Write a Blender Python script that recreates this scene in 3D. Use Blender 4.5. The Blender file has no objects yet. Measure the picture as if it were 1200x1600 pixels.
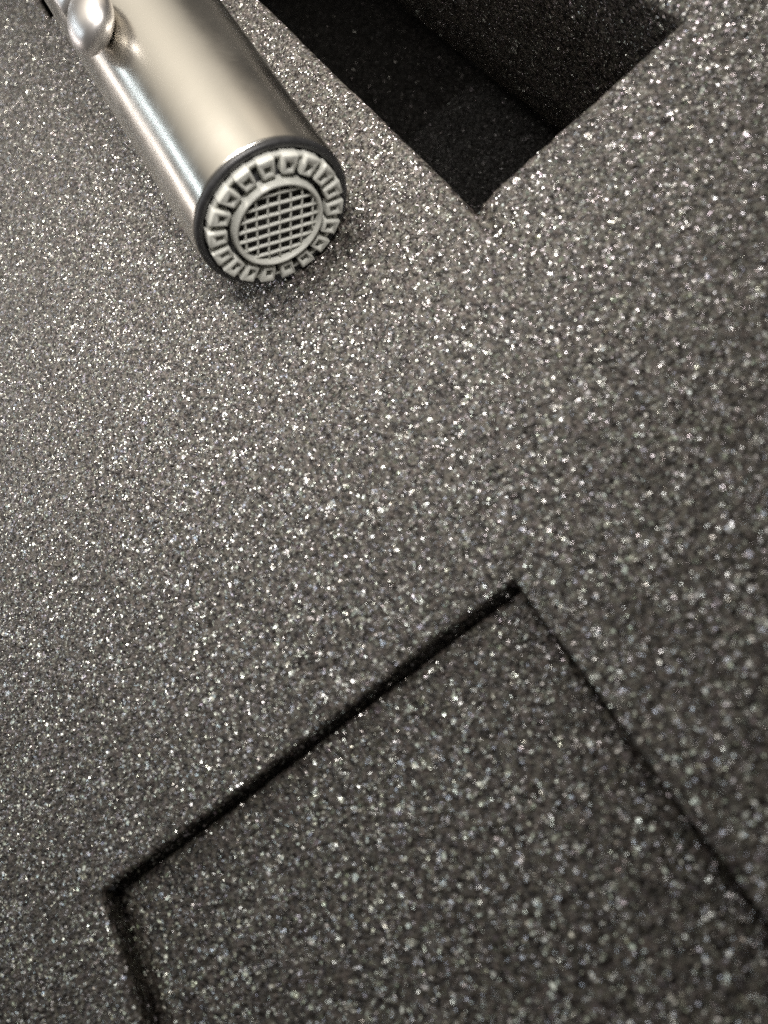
import bpy, bmesh, math
import numpy as np
from mathutils import Matrix, Vector

MM = 0.001
sc = bpy.context.scene

# ------------------------------------------------------------------ camera
W = np.array([[0.4815, 0.73237, -0.48144],
              [0.76166, -0.62143, -0.18357],
              [-0.43363, -0.27831, -0.85704]])      # columns: image right, image down, view direction
CAM_H = 67.0
cam_d = bpy.data.cameras.new('camera')
cam = bpy.data.objects.new('camera', cam_d)
sc.collection.objects.link(cam)
m = Matrix.Identity(4)
for r in range(3):
    m[r][0] = W[r, 0]; m[r][1] = -W[r, 1]; m[r][2] = -W[r, 2]
m[2][3] = CAM_H * MM
cam.matrix_world = m
cam_d.sensor_fit = 'VERTICAL'
cam_d.sensor_height = 36.0
cam_d.sensor_width = 27.0
cam_d.lens = 36.0 * 1110 / 1600
cam_d.clip_start = 0.001
cam_d.clip_end = 20.0
cam_d.dof.use_dof = True
cam_d.dof.focus_distance = 0.103
cam_d.dof.aperture_fstop = 20.0
cam_d.dof.aperture_blades = 0
sc.camera = cam

# ------------------------------------------------------------------ world and lamps (indoors, evening room light)
world = bpy.data.worlds.new('World')
sc.world = world
world.use_nodes = True
bg = world.node_tree.nodes['Background']
bg.inputs[0].default_value = (1.0, 0.93, 0.85, 1)
bg.inputs[1].default_value = 0.09


def area(name, loc, target, sx, sy, power, col):
    d = bpy.data.lights.new(name, 'AREA')
    d.shape = 'RECTANGLE'
    d.size = sx * MM; d.size_y = sy * MM
    d.energy = power; d.color = col
    o = bpy.data.objects.new(name, d)
    sc.collection.objects.link(o)
    o.location = Vector(loc) * MM
    v = (Vector(target) - Vector(loc)).normalized()
    # local -Z along v, local X kept as close to world X as possible
    z = -v
    x = (Vector((1, 0, 0)) - z * z.x).normalized()
    y = z.cross(x)
    o.matrix_world = Matrix(((x.x, y.x, z.x, loc[0] * MM), (x.y, y.y, z.y, loc[1] * MM), (x.z, y.z, z.z, loc[2] * MM), (0, 0, 0, 1)))
    return o


def spot(name, loc, target, power, deg, blend, radius, col):
    d = bpy.data.lights.new(name, 'SPOT')
    d.energy = power; d.color = col; d.spot_size = math.radians(deg); d.spot_blend = blend
    d.shadow_soft_size = radius * MM
    o = bpy.data.objects.new(name, d)
    sc.collection.objects.link(o)
    o.location = Vector(loc) * MM
    o.rotation_euler = (Vector(target) - Vector(loc)).to_track_quat('-Z', 'Y').to_euler()
    return o


spot('front_fill_spot', (10, 50, 150), (-112, -14, 0), 1.5, 44, 1.0, 24, (1.0, 0.96, 0.92))  # unseen fill light, added to brighten the cap face and the foam around it
spot('ceiling_lamp', (-100, 45, 310), (-112, -14, 0), 4.3, 42, 1.0, 30, (1.0, 0.945, 0.875))
area('warm_ceiling_panel', (-330, 80, 300), (-150, 8, 10), 320, 620, 0.19, (1.0, 0.92, 0.79)).data.spread = math.radians(88)
area('warm_side_panel', (-360, 520, 300), (-100, 0, 10), 420, 360, 0.17, (1.0, 0.86, 0.70))
area('far_wall_panel', (-900, -640, 110), (-900, 0, 60), 1500, 260, 0.36, (1.0, 0.88, 0.80))
area('strip_lamp_white', (-800, -540, 170), (-800, 0, 10), 1000, 44, 0.85, (1.0, 0.93, 0.90))
area('strip_lamp_cool', (-700, -430, 375), (-700, 0, 10), 1000, 24, 0.75, (0.80, 0.92, 1.0))

sc.view_settings.view_transform = 'Standard'
sc.view_settings.look = 'None'
sc.view_settings.gamma = 1.0
sc.view_settings.exposure = 0.06
sc.cycles.use_denoising = False
sc.cycles.sample_clamp_indirect = 4.0
sc.cycles.max_bounces = 6

# ------------------------------------------------------------------ helpers
rng = np.random.default_rng(7)


def link(o, parent=None):
    sc.collection.objects.link(o)
    if parent is not None:
        o.parent = parent
    return o


def tag(o, label, cat=None, group=None, kind=None):
    o['label'] = label
    if cat: o['category'] = cat
    if group: o['group'] = group
    if kind: o['kind'] = kind


def mesh_np(name, co, quads, mat, parent=None, smooth=False):
    me = bpy.data.meshes.new(name)
    nv, nf = len(co), len(quads)
    me.vertices.add(nv)
    me.vertices.foreach_set('co', (np.asarray(co, np.float32) * MM).ravel())
    me.loops.add(nf * 4)
    me.loops.foreach_set('vertex_index', np.asarray(quads, np.int32).ravel())
    me.polygons.add(nf)
    me.polygons.foreach_set('loop_start', np.arange(0, nf * 4, 4, dtype=np.int32))
    me.polygons.foreach_set('loop_total', np.full(nf, 4, np.int32))
    me.polygons.foreach_set('use_smooth', np.full(nf, smooth, bool))
    me.update(calc_edges=True)
    me.materials.append(mat)
    return link(bpy.data.objects.new(name, me), parent)


def mesh_bm(name, bm, mat, parent=None, smooth=True, scale=MM):
    bmesh.ops.recalc_face_normals(bm, faces=bm.faces)
    for v in bm.verts: v.co *= scale
    me = bpy.data.meshes.new(name)
    bm.to_mesh(me); bm.free()
    for p in me.polygons: p.use_smooth = smooth
    me.materials.append(mat)
    return link(bpy.data.objects.new(name, me), parent)


def lathe(profile, seg=128, closed=False):
    """profile of (x along axis, radius); revolved round local X"""
    bm = bmesh.new()
    rings = []
    for x, r in profile:
        rings.append([bm.verts.new((x, r * math.cos(2 * math.pi * k / seg), r * math.sin(2 * math.pi * k / seg))) for k in range(seg)]
                     if r > 1e-6 else [bm.verts.new((x, 0, 0))])
    n = len(rings)
    for i in range(n if closed else n - 1):
        a, b = rings[i], rings[(i + 1) % n]
        for k in range(seg):
            k2 = (k + 1) % seg
            if len(a) == 1 and len(b) == 1: continue
            if len(a) == 1: bm.faces.new((a[0], b[k], b[k2]))
            elif len(b) == 1: bm.faces.new((a[k], b[0], a[k2]))
            else: bm.faces.new((a[k], b[k], b[k2], a[k2]))
    return bm


def hash2(i, j, s):
    n = (i.astype(np.int64) * 374761393 + j.astype(np.int64) * 668265263 + s * 982451653) & 0xFFFFFFFF
    n = ((n ^ (n >> 13)) * 1274126177) & 0xFFFFFFFF
    n = (n ^ (n >> 16)) & 0xFFFFFFFF
    return n.astype(np.float64) / 0xFFFFFFFF


def vnoise(x, y, cell, s):
    x = x / cell; y = y / cell
    i = np.floor(x); j = np.floor(y)
    u = x - i; v = y - j
    u = u * u * (3 - 2 * u); v = v * v * (3 - 2 * v)
    a = hash2(i, j, s); b = hash2(i + 1, j, s); c = hash2(i, j + 1, s); d = hash2(i + 1, j + 1, s)
    return (a * (1 - u) + b * u) * (1 - v) + (c * (1 - u) + d * u) * v - 0.5


def cells(x, y, cell, s):
    """distance to the nearest and second nearest cell centre, and a random value of the nearest cell"""
    x = x / cell; y = y / cell
    i = np.floor(x); j = np.floor(y)
    f1 = np.full(x.shape, 9.0); f2 = np.full(x.shape, 9.0); rv = np.zeros(x.shape)
    for di in (-1, 0, 1):
        for dj in (-1, 0, 1):
            a = i + di; b = j + dj
            px = a + hash2(a, b, s); py = b + hash2(a, b, s + 1)
            d = np.hypot(px - x, py - y)
            near = d < f1
            f2 = np.where(near, f1, np.minimum(f2, d))
            rv = np.where(near, hash2(a, b, s + 2), rv)
            f1 = np.where(near, d, f1)
    return f1, f2, rv


def grain(x, y, s):
    f1, f2, rv = cells(x, y, 0.55, s)
    g = 0.20 * np.clip(f2 - f1, 0, 0.5) + 0.17 * (rv - 0.5)
    g1, g2, rw = cells(x + 31, y + 17, 1.3, s + 9)
    g += 0.10 * (rw - 0.5) * np.clip((g2 - g1) * 3, 0, 1)
    g += 0.05 * vnoise(x, y, 0.3, s + 20) + 0.12 * vnoise(x, y, 2.2, s + 21)
    return g


# ------------------------------------------------------------------ materials
def nodes(name):
    mt = bpy.data.materials.new(name); mt.use_nodes = True
    nt = mt.node_tree
    return mt, nt, nt.nodes['Principled BSDF'], nt.nodes['Material Output']


def N(nt, kind, **kw):
    n = nt.nodes.new(kind)
    for k, v in kw.items(): setattr(n, k, v)
    return n


def foam_material(name='foam', k=1.0, films=1.0):
    mt, nt, bsdf, out = nodes(name)
    L = nt.links.new
    tc = N(nt, 'ShaderNodeTexCoord')
    geo = N(nt, 'ShaderNodeNewGeometry')
    # tone of the foam cells
    nz = N(nt, 'ShaderNodeTexNoise'); nz.inputs['Scale'].default_value = 1500; nz.inputs['Detail'].default_value = 4; nz.inputs['Roughness'].default_value = 0.6
    L(tc.outputs['Object'], nz.inputs['Vector'])
    rp = N(nt, 'ShaderNodeValToRGB')
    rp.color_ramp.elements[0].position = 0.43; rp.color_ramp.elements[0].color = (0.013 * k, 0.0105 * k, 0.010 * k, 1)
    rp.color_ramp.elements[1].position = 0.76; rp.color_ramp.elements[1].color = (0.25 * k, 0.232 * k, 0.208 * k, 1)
    L(nz.outputs['Fac'], rp.inputs[0])
    # slight green / purple drift from cell to cell
    tint = N(nt, 'ShaderNodeTexNoise'); tint.inputs['Scale'].default_value = 700; tint.inputs['Detail'].default_value = 1
    L(tc.outputs['Object'], tint.inputs['Vector'])
    tr = N(nt, 'ShaderNodeValToRGB')
    tr.color_ramp.elements[0].position = 0.38; tr.color_ramp.elements[0].color = (1.0, 0.915, 0.925, 1)
    tr.color_ramp.elements[1].position = 0.62; tr.color_ramp.elements[1].color = (0.95, 0.97, 0.89, 1)
    L(tint.outputs['Fac'], tr.inputs[0])
    mx = N(nt, 'ShaderNodeMix', data_type='RGBA', blend_type='MULTIPLY'); mx.inputs['Factor'].default_value = 1
    L(rp.outputs[0], mx.inputs['A']); L(tr.outputs[0], mx.inputs['B'])
    L(mx.outputs['Result'], bsdf.inputs['Base Color'])
    bsdf.inputs['Roughness'].default_value = 0.42
    bsdf.inputs['Specular IOR Level'].default_value = 0.6 * films ** 0.5
    bp = N(nt, 'ShaderNodeBump'); bp.inputs['Strength'].default_value = 0.8; bp.inputs['Distance'].default_value = 0.0002
    L(nz.outputs['Fac'], bp.inputs['Height']); L(bp.outputs[0], bsdf.inputs['Normal'])
    prev = bsdf.outputs[0]
    # uneven cell outlines
    wn0 = N(nt, 'ShaderNodeTexNoise'); wn0.inputs['Scale'].default_value = 1900; wn0.inputs['Detail'].default_value = 2
    L(tc.outputs['Object'], wn0.inputs['Vector'])
    w1 = N(nt, 'ShaderNodeVectorMath', operation='SUBTRACT'); w1.inputs[1].default_value = (0.5, 0.5, 0.5); L(wn0.outputs['Color'], w1.inputs[0])
    w2 = N(nt, 'ShaderNodeVectorMath', operation='SCALE'); w2.inputs['Scale'].default_value = 0.0009; L(w1.outputs[0], w2.inputs[0])
    warp = N(nt, 'ShaderNodeVectorMath', operation='ADD'); L(tc.outputs['Object'], warp.inputs[0]); L(w2.outputs[0], warp.inputs[1])
    # shiny cell films, each tilted its own way
    for scale, tilt, keep, rough in ((1250, 0.58, 0.90, 0.24), (1900, 0.64, 0.66, 0.27), (3300, 0.72, 0.50, 0.33)):
        vo = N(nt, 'ShaderNodeTexVoronoi'); vo.inputs['Scale'].default_value = scale
        L(warp.outputs[0], vo.inputs['Vector'])
        sub = N(nt, 'ShaderNodeVectorMath', operation='SUBTRACT'); sub.inputs[1].default_value = (0.5, 0.5, 0.5)
        L(vo.outputs['Color'], sub.inputs[0])
        scl = N(nt, 'ShaderNodeVectorMath', operation='SCALE'); scl.inputs['Scale'].default_value = tilt * 2
        L(sub.outputs[0], scl.inputs[0])
        add = N(nt, 'ShaderNodeVectorMath', operation='ADD')
        L(scl.outputs[0], add.inputs[0]); L(geo.outputs['Normal'], add.inputs[1])
        nrm = N(nt, 'ShaderNodeVectorMath', operation='NORMALIZE'); L(add.outputs[0], nrm.inputs[0])
        wn = N(nt, 'ShaderNodeTexWhiteNoise', noise_dimensions='3D'); L(vo.outputs['Position'], wn.inputs['Vector'])
        gt = N(nt, 'ShaderNodeMath', operation='GREATER_THAN'); gt.inputs[1].default_value = keep
        L(wn.outputs['Value'], gt.inputs[0])
        near = N(nt, 'ShaderNodeMath', operation='LESS_THAN'); near.inputs[1].default_value = 0.42
        L(vo.outputs['Distance'], near.inputs[0])
        fac = N(nt, 'ShaderNodeMath', operation='MULTIPLY'); L(gt.outputs[0], fac.inputs[0]); L(near.outputs[0], fac.inputs[1])
        fa2 = N(nt, 'ShaderNodeMath', operation='MULTIPLY'); L(fac.outputs[0], fa2.inputs[0]); fa2.inputs[1].default_value = 0.68 * films
        gl = N(nt, 'ShaderNodeBsdfGlossy'); gl.inputs['Roughness'].default_value = rough
        fc = N(nt, 'ShaderNodeMix', data_type='RGBA'); fc.inputs['Factor'].default_value = 0.16
        fc.inputs['A'].default_value = (0.92, 0.92, 0.89, 1); L(vo.outputs['Color'], fc.inputs['B'])
        L(fc.outputs['Result'], gl.inputs['Color'])
        L(nrm.outputs[0], gl.inputs['Normal'])
        ms = N(nt, 'ShaderNodeMixShader'); L(fa2.outputs[0], ms.inputs[0]); L(prev, ms.inputs[1]); L(gl.outputs[0], ms.inputs[2])
        prev = ms.outputs[0]
    L(prev, out.inputs['Surface'])
    return mt


def brushed_material(name, col, rough, aniso):
    mt, nt, b, out = nodes(name)
    L = nt.links.new
    b.inputs['Base Color'].default_value = (*col, 1)
    b.inputs['Metallic'].default_value = 1
    b.inputs['Anisotropic'].default_value = aniso
    tg = N(nt, 'ShaderNodeTangent', direction_type='RADIAL', axis='X'); L(tg.outputs[0], b.inputs['Tangent'])
    tc = N(nt, 'ShaderNodeTexCoord')
    mp = N(nt, 'ShaderNodeMapping'); mp.inputs['Scale'].default_value = (9000, 900, 900); L(tc.outputs['Object'], mp.inputs[0])
    nz = N(nt, 'ShaderNodeTexNoise'); nz.inputs['Scale'].default_value = 1; nz.inputs['Detail'].default_value = 3; L(mp.outputs[0], nz.inputs[0])
    mr = N(nt, 'ShaderNodeMapRange'); mr.inputs['To Min'].default_value = rough * 0.8; mr.inputs['To Max'].default_value = rough * 1.2
    L(nz.outputs['Fac'], mr.inputs[0])
    sm = N(nt, 'ShaderNodeTexNoise'); sm.inputs['Scale'].default_value = 160; sm.inputs['Detail'].default_value = 5; L(tc.outputs['Object'], sm.inputs['Vector'])
    sr = N(nt, 'ShaderNodeMapRange'); sr.inputs['From Min'].default_value = 0.35; sr.inputs['From Max'].default_value = 0.7
    sr.inputs['To Min'].default_value = -0.02; sr.inputs['To Max'].default_value = 0.07
    L(sm.outputs['Fac'], sr.inputs[0])
    ad = N(nt, 'ShaderNodeMath', operation='ADD'); L(mr.outputs[0], ad.inputs[0]); L(sr.outputs[0], ad.inputs[1])
    L(ad.outputs[0], b.inputs['Roughness'])
    bp = N(nt, 'ShaderNodeBump'); bp.inputs['Strength'].default_value = 0.06; bp.inputs['Distance'].default_value = 0.00003
    L(nz.outputs['Fac'], bp.inputs['Height']); L(bp.outputs[0], b.inputs['Normal'])
    return mt


def plain(name, col, rough, metal=0.0, var=0.15, scale=900, bump=0.1):
    mt, nt, b, out = nodes(name)
    L = nt.links.new
    tc = N(nt, 'ShaderNodeTexCoord')
    nz = N(nt, 'ShaderNodeTexNoise'); nz.inputs['Scale'].default_value = scale; nz.inputs['Detail'].default_value = 4
    L(tc.outputs['Object'], nz.inputs['Vector'])
    rp = N(nt, 'ShaderNodeValToRGB')
    rp.color_ramp.elements[0].position = 0.3; rp.color_ramp.elements[0].color = (*[c * (1 - var) for c in col], 1)
    rp.color_ramp.elements[1].position = 0.7; rp.color_ramp.elements[1].color = (*[c * (1 + var) for c in col], 1)
    L(nz.outputs['Fac'], rp.inputs[0]); L(rp.outputs[0], b.inputs['Base Color'])
    b.inputs['Roughness'].default_value = rough; b.inputs['Metallic'].default_value = metal
    bp = N(nt, 'ShaderNodeBump'); bp.inputs['Strength'].default_value = bump; bp.inputs['Distance'].default_value = 0.00005
    L(nz.outputs['Fac'], bp.inputs['Height']); L(bp.outputs[0], b.inputs['Normal'])
    return mt


FOAM = foam_material()
SHADE_FOAM = foam_material('shade_dark_foam', 0.02, 0.02)  # foam copy with the deep shade of slot and cut-out put into its colour
STEEL = brushed_material('brushed_steel', (0.67, 0.645, 0.59), 0.24, 0.0)
CHROME = plain('polished_metal', (0.82, 0.79, 0.77), 0.36, 1.0, 0.03)
RUBBER = plain('black_rubber', (0.022, 0.022, 0.023), 0.42, 0, 0.3, 1500, 0.2)
PLASTIC = plain('pale_plastic', (0.52, 0.52, 0.475), 0.45, 0, 0.12, 700, 0.15)
SCREEN = plain('dark_screen', (0.035, 0.033, 0.028), 0.6, 0, 0.3)
CARD = plain('black_card', (0.02, 0.02, 0.021), 0.7, 0, 0.4, 600, 0.4)

# ------------------------------------------------------------------ setting: the bottom of the box
RECESS = (-22.5, 60.0, -65.85, -7.2)      # x0, x1, y0, y1
SLOT = (-240.0, -62.0, 15.2, 44.8)
UNDER = (-215.0, -177.0, -16.0, 8.0)      # cut-out below the tube
SLOT_D, SLOT_D1, REC_D = 45.0, 33.5, 2.4
XMIN, XMAX, YMIN, YMAX = -265.0, 75.0, -125.0, 90.0

bm = bmesh.new()
bmesh.ops.create_cube(bm, size=1, matrix=Matrix.Translation(((XMIN + XMAX) / 2, (YMIN + YMAX) / 2, -SLOT_D - 1.5)) @ Matrix.Diagonal((XMAX - XMIN + 6, YMAX - YMIN + 6, 3, 1)))
box = mesh_bm('box_base', bm, CARD, smooth=False)
tag(box, 'black inner base of the box at the bottom of the deep slot', kind='structure')

# ------------------------------------------------------------------ the foam insert
foam = link(bpy.data.objects.new('foam_insert', None))
foam.location = (0, 0, -SLOT_D * MM)
tag(foam, 'dark grey sparkling foam sheet with a deep slot and a shallow square recess', 'foam insert')
UP = Vector((0, 0, SLOT_D * MM))


def axis_steps(lo, hi, brk, fine_lo, fine_hi, step):
    pts = sorted(set([lo, hi, fine_lo, fine_hi] + brk))
    out = []
    for a, b in zip(pts[:-1], pts[1:]):
        st = step((a + b) / 2) if fine_lo <= (a + b) / 2 <= fine_hi else 1.0
        n = max(1, int(round((b - a) / st)))
        out.append(np.linspace(a, b, n, endpoint=False))
    return np.concatenate(out + [np.array([hi])])


def wob(x, y):
    """uneven knife line and lie of the sheet"""
    wx = 0.30 * vnoise(x, y, 9, 101) + 0.1 * vnoise(x, y, 1.7, 102)
    wy = 0.30 * vnoise(x, y, 9, 103) + 0.1 * vnoise(x, y, 1.7, 104)
    return wx, wy


LIP, SLIP = 0.6, 1.2


def rect_out(x, y, r):
    dx = np.maximum(np.maximum(r[0] - x, x - r[1]), 0)
    dy = np.maximum(np.maximum(r[2] - y, y - r[3]), 0)
    return np.hypot(dx, dy)


def top_z(x, y):
    z = np.zeros(x.shape)
    for r, lip in ((RECESS, LIP), (SLOT, SLIP), (UNDER, LIP)):
        t = np.clip(1 - rect_out(x, y, r) / lip, 0, 1)
        z -= lip * (1 - np.sqrt(np.clip(1 - t * t, 0, 1)))
    # crease where the knife overran the corner of the slot
    along = np.clip((x - SLOT[1]) / 9.0, 0, 1)
    z -= np.where(x > SLOT[1] - 1, 0.9 * (1 - along) * np.exp(-((y - SLOT[2] + 0.10 * (x - SLOT[1])) / 0.6) ** 2), 0)
    # the flap beyond the slot stands a little proud
    z += 0.5 * np.exp(-np.maximum(x - SLOT[1], 0) / 9.0) * np.clip((y - SLOT[2]) / 3, 0, 1) * (x > SLOT[1])
    return z + 0.5 * vnoise(x, y, 30, 105)


xs = axis_steps(XMIN, XMAX, [RECESS[0], RECESS[1], SLOT[0], SLOT[1], UNDER[0], UNDER[1], -130.0], -206.0, 22.0, lambda c: 0.34 if c < -130 else 0.2)
ys = axis_steps(YMIN, YMAX, [RECESS[2], RECESS[3], SLOT[2], SLOT[3], UNDER[2], UNDER[3]], -90.0, 56.0, lambda c: 0.2)
X, Y = np.meshgrid(xs, ys, indexing='ij')
Z = top_z(X, Y) + grain(X, Y, 1)
wx, wy = wob(X, Y)
co = np.stack([X + wx, Y + wy, Z], -1).reshape(-1, 3)
idx = np.arange(X.size).reshape(X.shape)
q = np.stack([idx[:-1, :-1], idx[1:, :-1], idx[1:, 1:], idx[:-1, 1:]], -1)
cx = ((xs[:-1] + xs[1:]) / 2)[:, None]; cy = ((ys[:-1] + ys[1:]) / 2)[None, :]
keep = np.ones(q.shape[:2], bool)
for r in (RECESS, SLOT, UNDER):
    keep &= ~((cx > r[0]) & (cx < r[1]) & (cy > r[2]) & (cy < r[3]))
q = q[keep]
used = np.zeros(len(co), bool); used[q.ravel()] = True
remap = np.cumsum(used) - 1
o = mesh_np('top_surface', co[used], remap[q], FOAM, foam)
o.location = UP


def floor_part(name, r, z, s, pad, lo, hi, mat, dip=0.0):
    ax = axis_steps(r[0] - pad, r[1] + pad, [], lo, hi, lambda c: 0.2)
    ay = np.arange(r[2] - pad, r[3] + pad, 0.2)
    FX, FY = np.meshgrid(ax, ay, indexing='ij')
    de = np.minimum(np.minimum(FX - r[0], r[1] - FX), np.minimum(FY - r[2], r[3] - FY))
    FZ = z - 1.2 * dip * np.clip(1 - (r[3] - FY) / 5.5, 0, 1) ** 1.5 * np.clip((FX - r[0]) / 6, 0, 1) - 0.9 * dip * np.clip((FY + 48) / 40, 0, 1.1) * np.clip((FX - r[0] - 1) / 14, 0, 1) - dip * np.clip(1 - de / 1.2, 0, 1.2) ** 2 + grain(FX, FY, s) + 0.4 * vnoise(FX, FY, 18, s + 50)
    i = np.arange(FX.size).reshape(FX.shape)
    fq = np.stack([i[:-1, :-1], i[1:, :-1], i[1:, 1:], i[:-1, 1:]], -1).reshape(-1, 4)
    o = mesh_np(name, np.stack([FX, FY, FZ], -1).reshape(-1, 3), fq, mat, foam)
    o.location = UP
    return o


def wall_part(name, a, b, z0, z1, s, out=0.0, step=0.3, mat=None, lean=0.0):
    """vertical cut face from a to b (the open side lies left of a->b), set back by out"""
    a = np.array(a, float); b = np.array(b, float)
    L = np.linalg.norm(b - a); t = (b - a) / L
    n = np.array([-t[1], t[0]])
    u = np.linspace(-0.25 - out, L + 0.25 + out, max(2, int(L / step)))
    v = np.linspace(z0, z1, max(2, int(abs(z0 - z1) / step)))
    U, V = np.meshgrid(u, v, indexing='ij')
    bx = a[0] + t[0] * U; by = a[1] + t[1] * U
    wx, wy = wob(bx, by)
    g = (0.7 * grain(U, V, s) - 0.03) * np.clip((z0 - V) / 0.6, 0, 1) - out - lean * (z0 - V)
    P = np.stack([bx + wx + n[0] * g, by + wy + n[1] * g, V], -1).reshape(-1, 3)
    i = np.arange(U.size).reshape(U.shape)
    wq = np.stack([i[:-1, :-1], i[:-1, 1:], i[1:, 1:], i[1:, :-1]], -1).reshape(-1, 4)
    o = mesh_np(name, P, wq, mat or FOAM, foam)
    o.location = UP
    return o


def ring_walls(name, r, z0, z1, s, out=0.0, step=0.3, mat=None, lean=0.0):
    c = [(r[0], r[2]), (r[1], r[2]), (r[1], r[3]), (r[0], r[3])]
    for k in range(4):
        wall_part(name, c[k], c[(k + 1) % 4], z0, z1, s + 7 * k, out, step, mat, lean)


floor_part('recess_floor', RECESS, -REC_D, 300, 1.8, -24.6, 22.0, FOAM, 1.0)
floor_part('slot_floor', SLOT, -SLOT_D + 0.6, 800, 1.5, -130.0, -60.0, SHADE_FOAM)
ring_walls('recess_wall', RECESS, -LIP + 0.15, -REC_D - 2.9, 400, 0.0, 0.22, None, 0.38)
ring_walls('slot_upper_wall', SLOT, -SLIP + 0.15, -SLOT_D1, 500)
ring_walls('slot_lower_wall', SLOT, -SLOT_D1, -SLOT_D - 0.2, 600, 1.6)
ring_walls('cutout_wall', UNDER, -LIP + 0.15, -SLOT_D - 0.2, 700, 0, 0.6, SHADE_FOAM)

# ------------------------------------------------------------------ the metal tube
END = Vector((-73.387, -3.669, 9.684))
back = Vector((-0.9906, 0.0554, 0.1252)).normalized()
ax_x = -back
ax_y = Vector((0, 0, 1)).cross(ax_x).normalized()
ax_z = ax_x.cross(ax_y)
tube = link(bpy.data.objects.new('metal_tube', None))
tube.matrix_world = Matrix(((ax_x.x, ax_y.x, ax_z.x, END.x * MM), (ax_x.y, ax_y.y, ax_z.y, END.y * MM), (ax_x.z, ax_y.z, ax_z.z, END.z * MM), (0, 0, 0, 1)))
tag(tube, 'brushed metal tube with a pale toothed grid cap in its end, lying on the foam', 'metal tube')

R0 = 10.0
prof = [(-118, 0), (-118, R0 + 0.3), (-117.4, R0 + 0.9)]
prof += [(-117.4 + 117.0 * k / 12, R0 + 0.9 * (1 - k / 12)) for k in range(1, 13)]
prof += [(-0.18, R0 - 0.03), (-0.05, R0 - 0.14), (0.0, R0 - 0.3), (0.0, 9.3), (-1.5, 9.2), (-1.5, 0)]
mesh_bm('tube_body', lathe(prof, 160), STEEL, tube)


def torus_prof(cx, cr, hx, hr, p=2.4, n=20):
    out = []
    for k in range(n):
        a = 2 * math.pi * k / n
        c, s = math.cos(a), math.sin(a)
        out.append((cx + hx * math.copysign(abs(c) ** (2 / p), c), cr + hr * math.copysign(abs(s) ** (2 / p), s)))
    return out


mesh_bm('rubber_ring', lathe(torus_prof(0.05, 9.38, 0.5, 0.5), 128, True), RUBBER, tube)
cap = mesh_bm('aerator_cap', lathe([(-1.4, 0), (0.22, 0.0), (0.22, 8.55), (-1.4, 8.55)], 128), RUBBER, tube)
tag(cap, 'pale plastic cap with a ring of square teeth round a grid')

# ring of teeth
NT = 18
PH0 = math.radians(5.87)


def tooth_mesh():
    bm = bmesh.new()
    ri, ro, x0, x1 = 6.45, 8.72, 0.15, 1.55
    wi, wo = 0.80, 1.02
    hr0, hr1, hw = 6.9, 7.9, 0.45

    def V(x, r, w): return bm.verts.new((x, r, w))
    O = [V(x1, ri, -wi), V(x1, ro, -wo), V(x1, ro, wo), V(x1, ri, wi)]
    B = [V(x0, ri, -wi), V(x0, ro, -wo), V(x0, ro, wo), V(x0, ri, wi)]
    H = [V(x1, hr0, -hw), V(x1, hr1, -hw), V(x1, hr1, hw), V(x1, hr0, hw)]
    D = [V(x0, hr0 - 0.2, -hw - 0.14), V(x0, hr1 + 0.4, -hw - 0.25), V(x0, hr1 + 0.4, hw + 0.25), V(x0, hr0 - 0.2, hw + 0.14)]
    for k in range(4):
        j = (k + 1) % 4
        bm.faces.new((O[k], O[j], H[j], H[k]))
        bm.faces.new((O[k], B[k], B[j], O[j]))
        bm.faces.new((H[k], H[j], D[j], D[k]))
    bmesh.ops.recalc_face_normals(bm, faces=bm.faces)
    ed = [e for e in bm.edges if not any(v in D or v in H for v in e.verts) and len(e.link_faces) == 2]
    bmesh.ops.bevel(bm, geom=ed, offset=0.17, segments=2, affect='EDGES', profile=0.5)
    return bm


t0 = None
for k in range(NT):
    if t0 is None:
        o = t0 = mesh_bm('tooth', tooth_mesh(), PLASTIC, cap)
    else:
        o = t0.copy(); link(o, cap)
    o.rotation_euler = (PH0 + 2 * math.pi * k / NT, 0, 0)

mesh_bm('tooth_collar', lathe([(0.1, 8.62), (0.75, 8.62), (0.85, 8.5), (0.85, 8.1), (0.1, 8.1)], 128, True), PLASTIC, cap)
mesh_bm('inner_rim', lathe(torus_prof(1.1, 5.52, 0.9, 0.33, 2.6), 96, True), PLASTIC, cap)
mesh_bm('screen_disc', lathe([(0.3, 0), (0.5, 0), (0.5, 5.3), (0.3, 5.3)], 64), SCREEN, cap)

GA = math.radians(-33)


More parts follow.
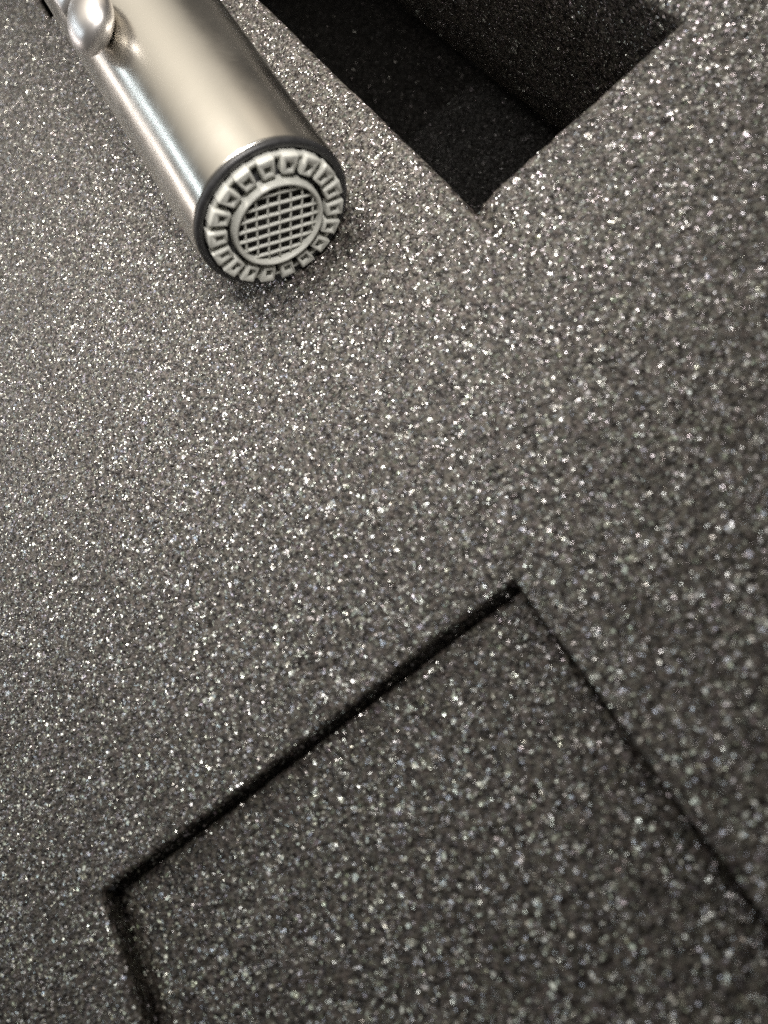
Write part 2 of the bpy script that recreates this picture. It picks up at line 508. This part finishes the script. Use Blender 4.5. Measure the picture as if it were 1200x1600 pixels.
def bar(name, off, w, x0, x1, along, wobble):
    half = math.sqrt(max(0.01, 5.2 ** 2 - off ** 2))
    bm = bmesh.new()
    n = 8
    secs = []
    for i in range(n + 1):
        t = -half + 2 * half * i / n
        wv = w * (1 + 0.08 * math.sin(i * 2.3 + off * 5))
        ring = [(x0, -wv), (x1 - 0.1, -wv * 0.9), (x1, -wv * 0.45), (x1, wv * 0.45), (x1 - 0.1, wv * 0.9), (x0, wv)]
        dz = wobble * math.sin(i * 1.7 + off * 3)
        secs.append([bm.verts.new((x, t, off + s + dz) if along == 'y' else (x, off + s + dz, t)) for x, s in ring])
    for a, b in zip(secs[:-1], secs[1:]):
        for k in range(6):
            j = (k + 1) % 6
            bm.faces.new((a[k], a[j], b[j], b[k]))
    bm.faces.new(secs[0]); bm.faces.new(secs[-1])
    o = mesh_bm(name, bm, PLASTIC, cap)
    o.rotation_euler = (GA, 0, 0)
    return o


for k in range(7):
    bar('grid_bar', (k - 3) * 1.38, 0.20, 1.2, 1.55, 'y', 0.03)
for k in range(7):
    bar('cross_bar', (k - 3) * 1.46 + 0.2, 0.14, 1.1, 1.5, 'z', 0.03)

# clip with rounded knob, its end resting on the tube
clip = link(bpy.data.objects.new('clip', None), tube)
CA = math.radians(19)                      # round the tube towards -y from the top
clip.rotation_euler = (CA, 0, 0)
KX = -31.5
kp = []
for k in range(25):
    t = math.pi * k / 24
    x = 4.6 * math.cos(t)
    r = 3.55 * math.sin(t) ** 0.85 * (1.0 + 0.10 * math.cos(t))
    kp.append((x, max(r, 0.0) if 0 < k < 24 else 0.0))
knob = mesh_bm('knob', lathe(kp, 64), CHROME, clip)
knob.location = (KX * MM, 0, 12.0 * MM)
knob.scale = (1, 1.05, 0.62)
knob.rotation_euler = (0, math.radians(-6), 0)
bm = bmesh.new()
secs = []
for i in range(25):
    t = i / 24
    x = KX - 3 - 48 * t
    zc = 12.8 + 2.2 * math.sin(math.pi * min(1, t * 1.1)) * (1 - 0.4 * t)
    if t > 0.85: zc -= (t - 0.85) / 0.15 * 3.4
    hw, hh = 2.0 + 0.5 * t, 0.8
    secs.append([bm.verts.new((x, hw * c, zc + hh * s)) for c, s in ((-1, -.5), (-.8, -1), (.8, -1), (1, -.5), (1, .5), (.8, 1), (-.8, 1), (-1, .5))])
for a, b in zip(secs[:-1], secs[1:]):
    for k in range(8):
        j = (k + 1) % 8
        bm.faces.new((a[k], a[j], b[j], b[k]))
bm.faces.new(secs[0]); bm.faces.new(secs[-1])
mesh_bm('clip_arm', bm, CHROME, clip)
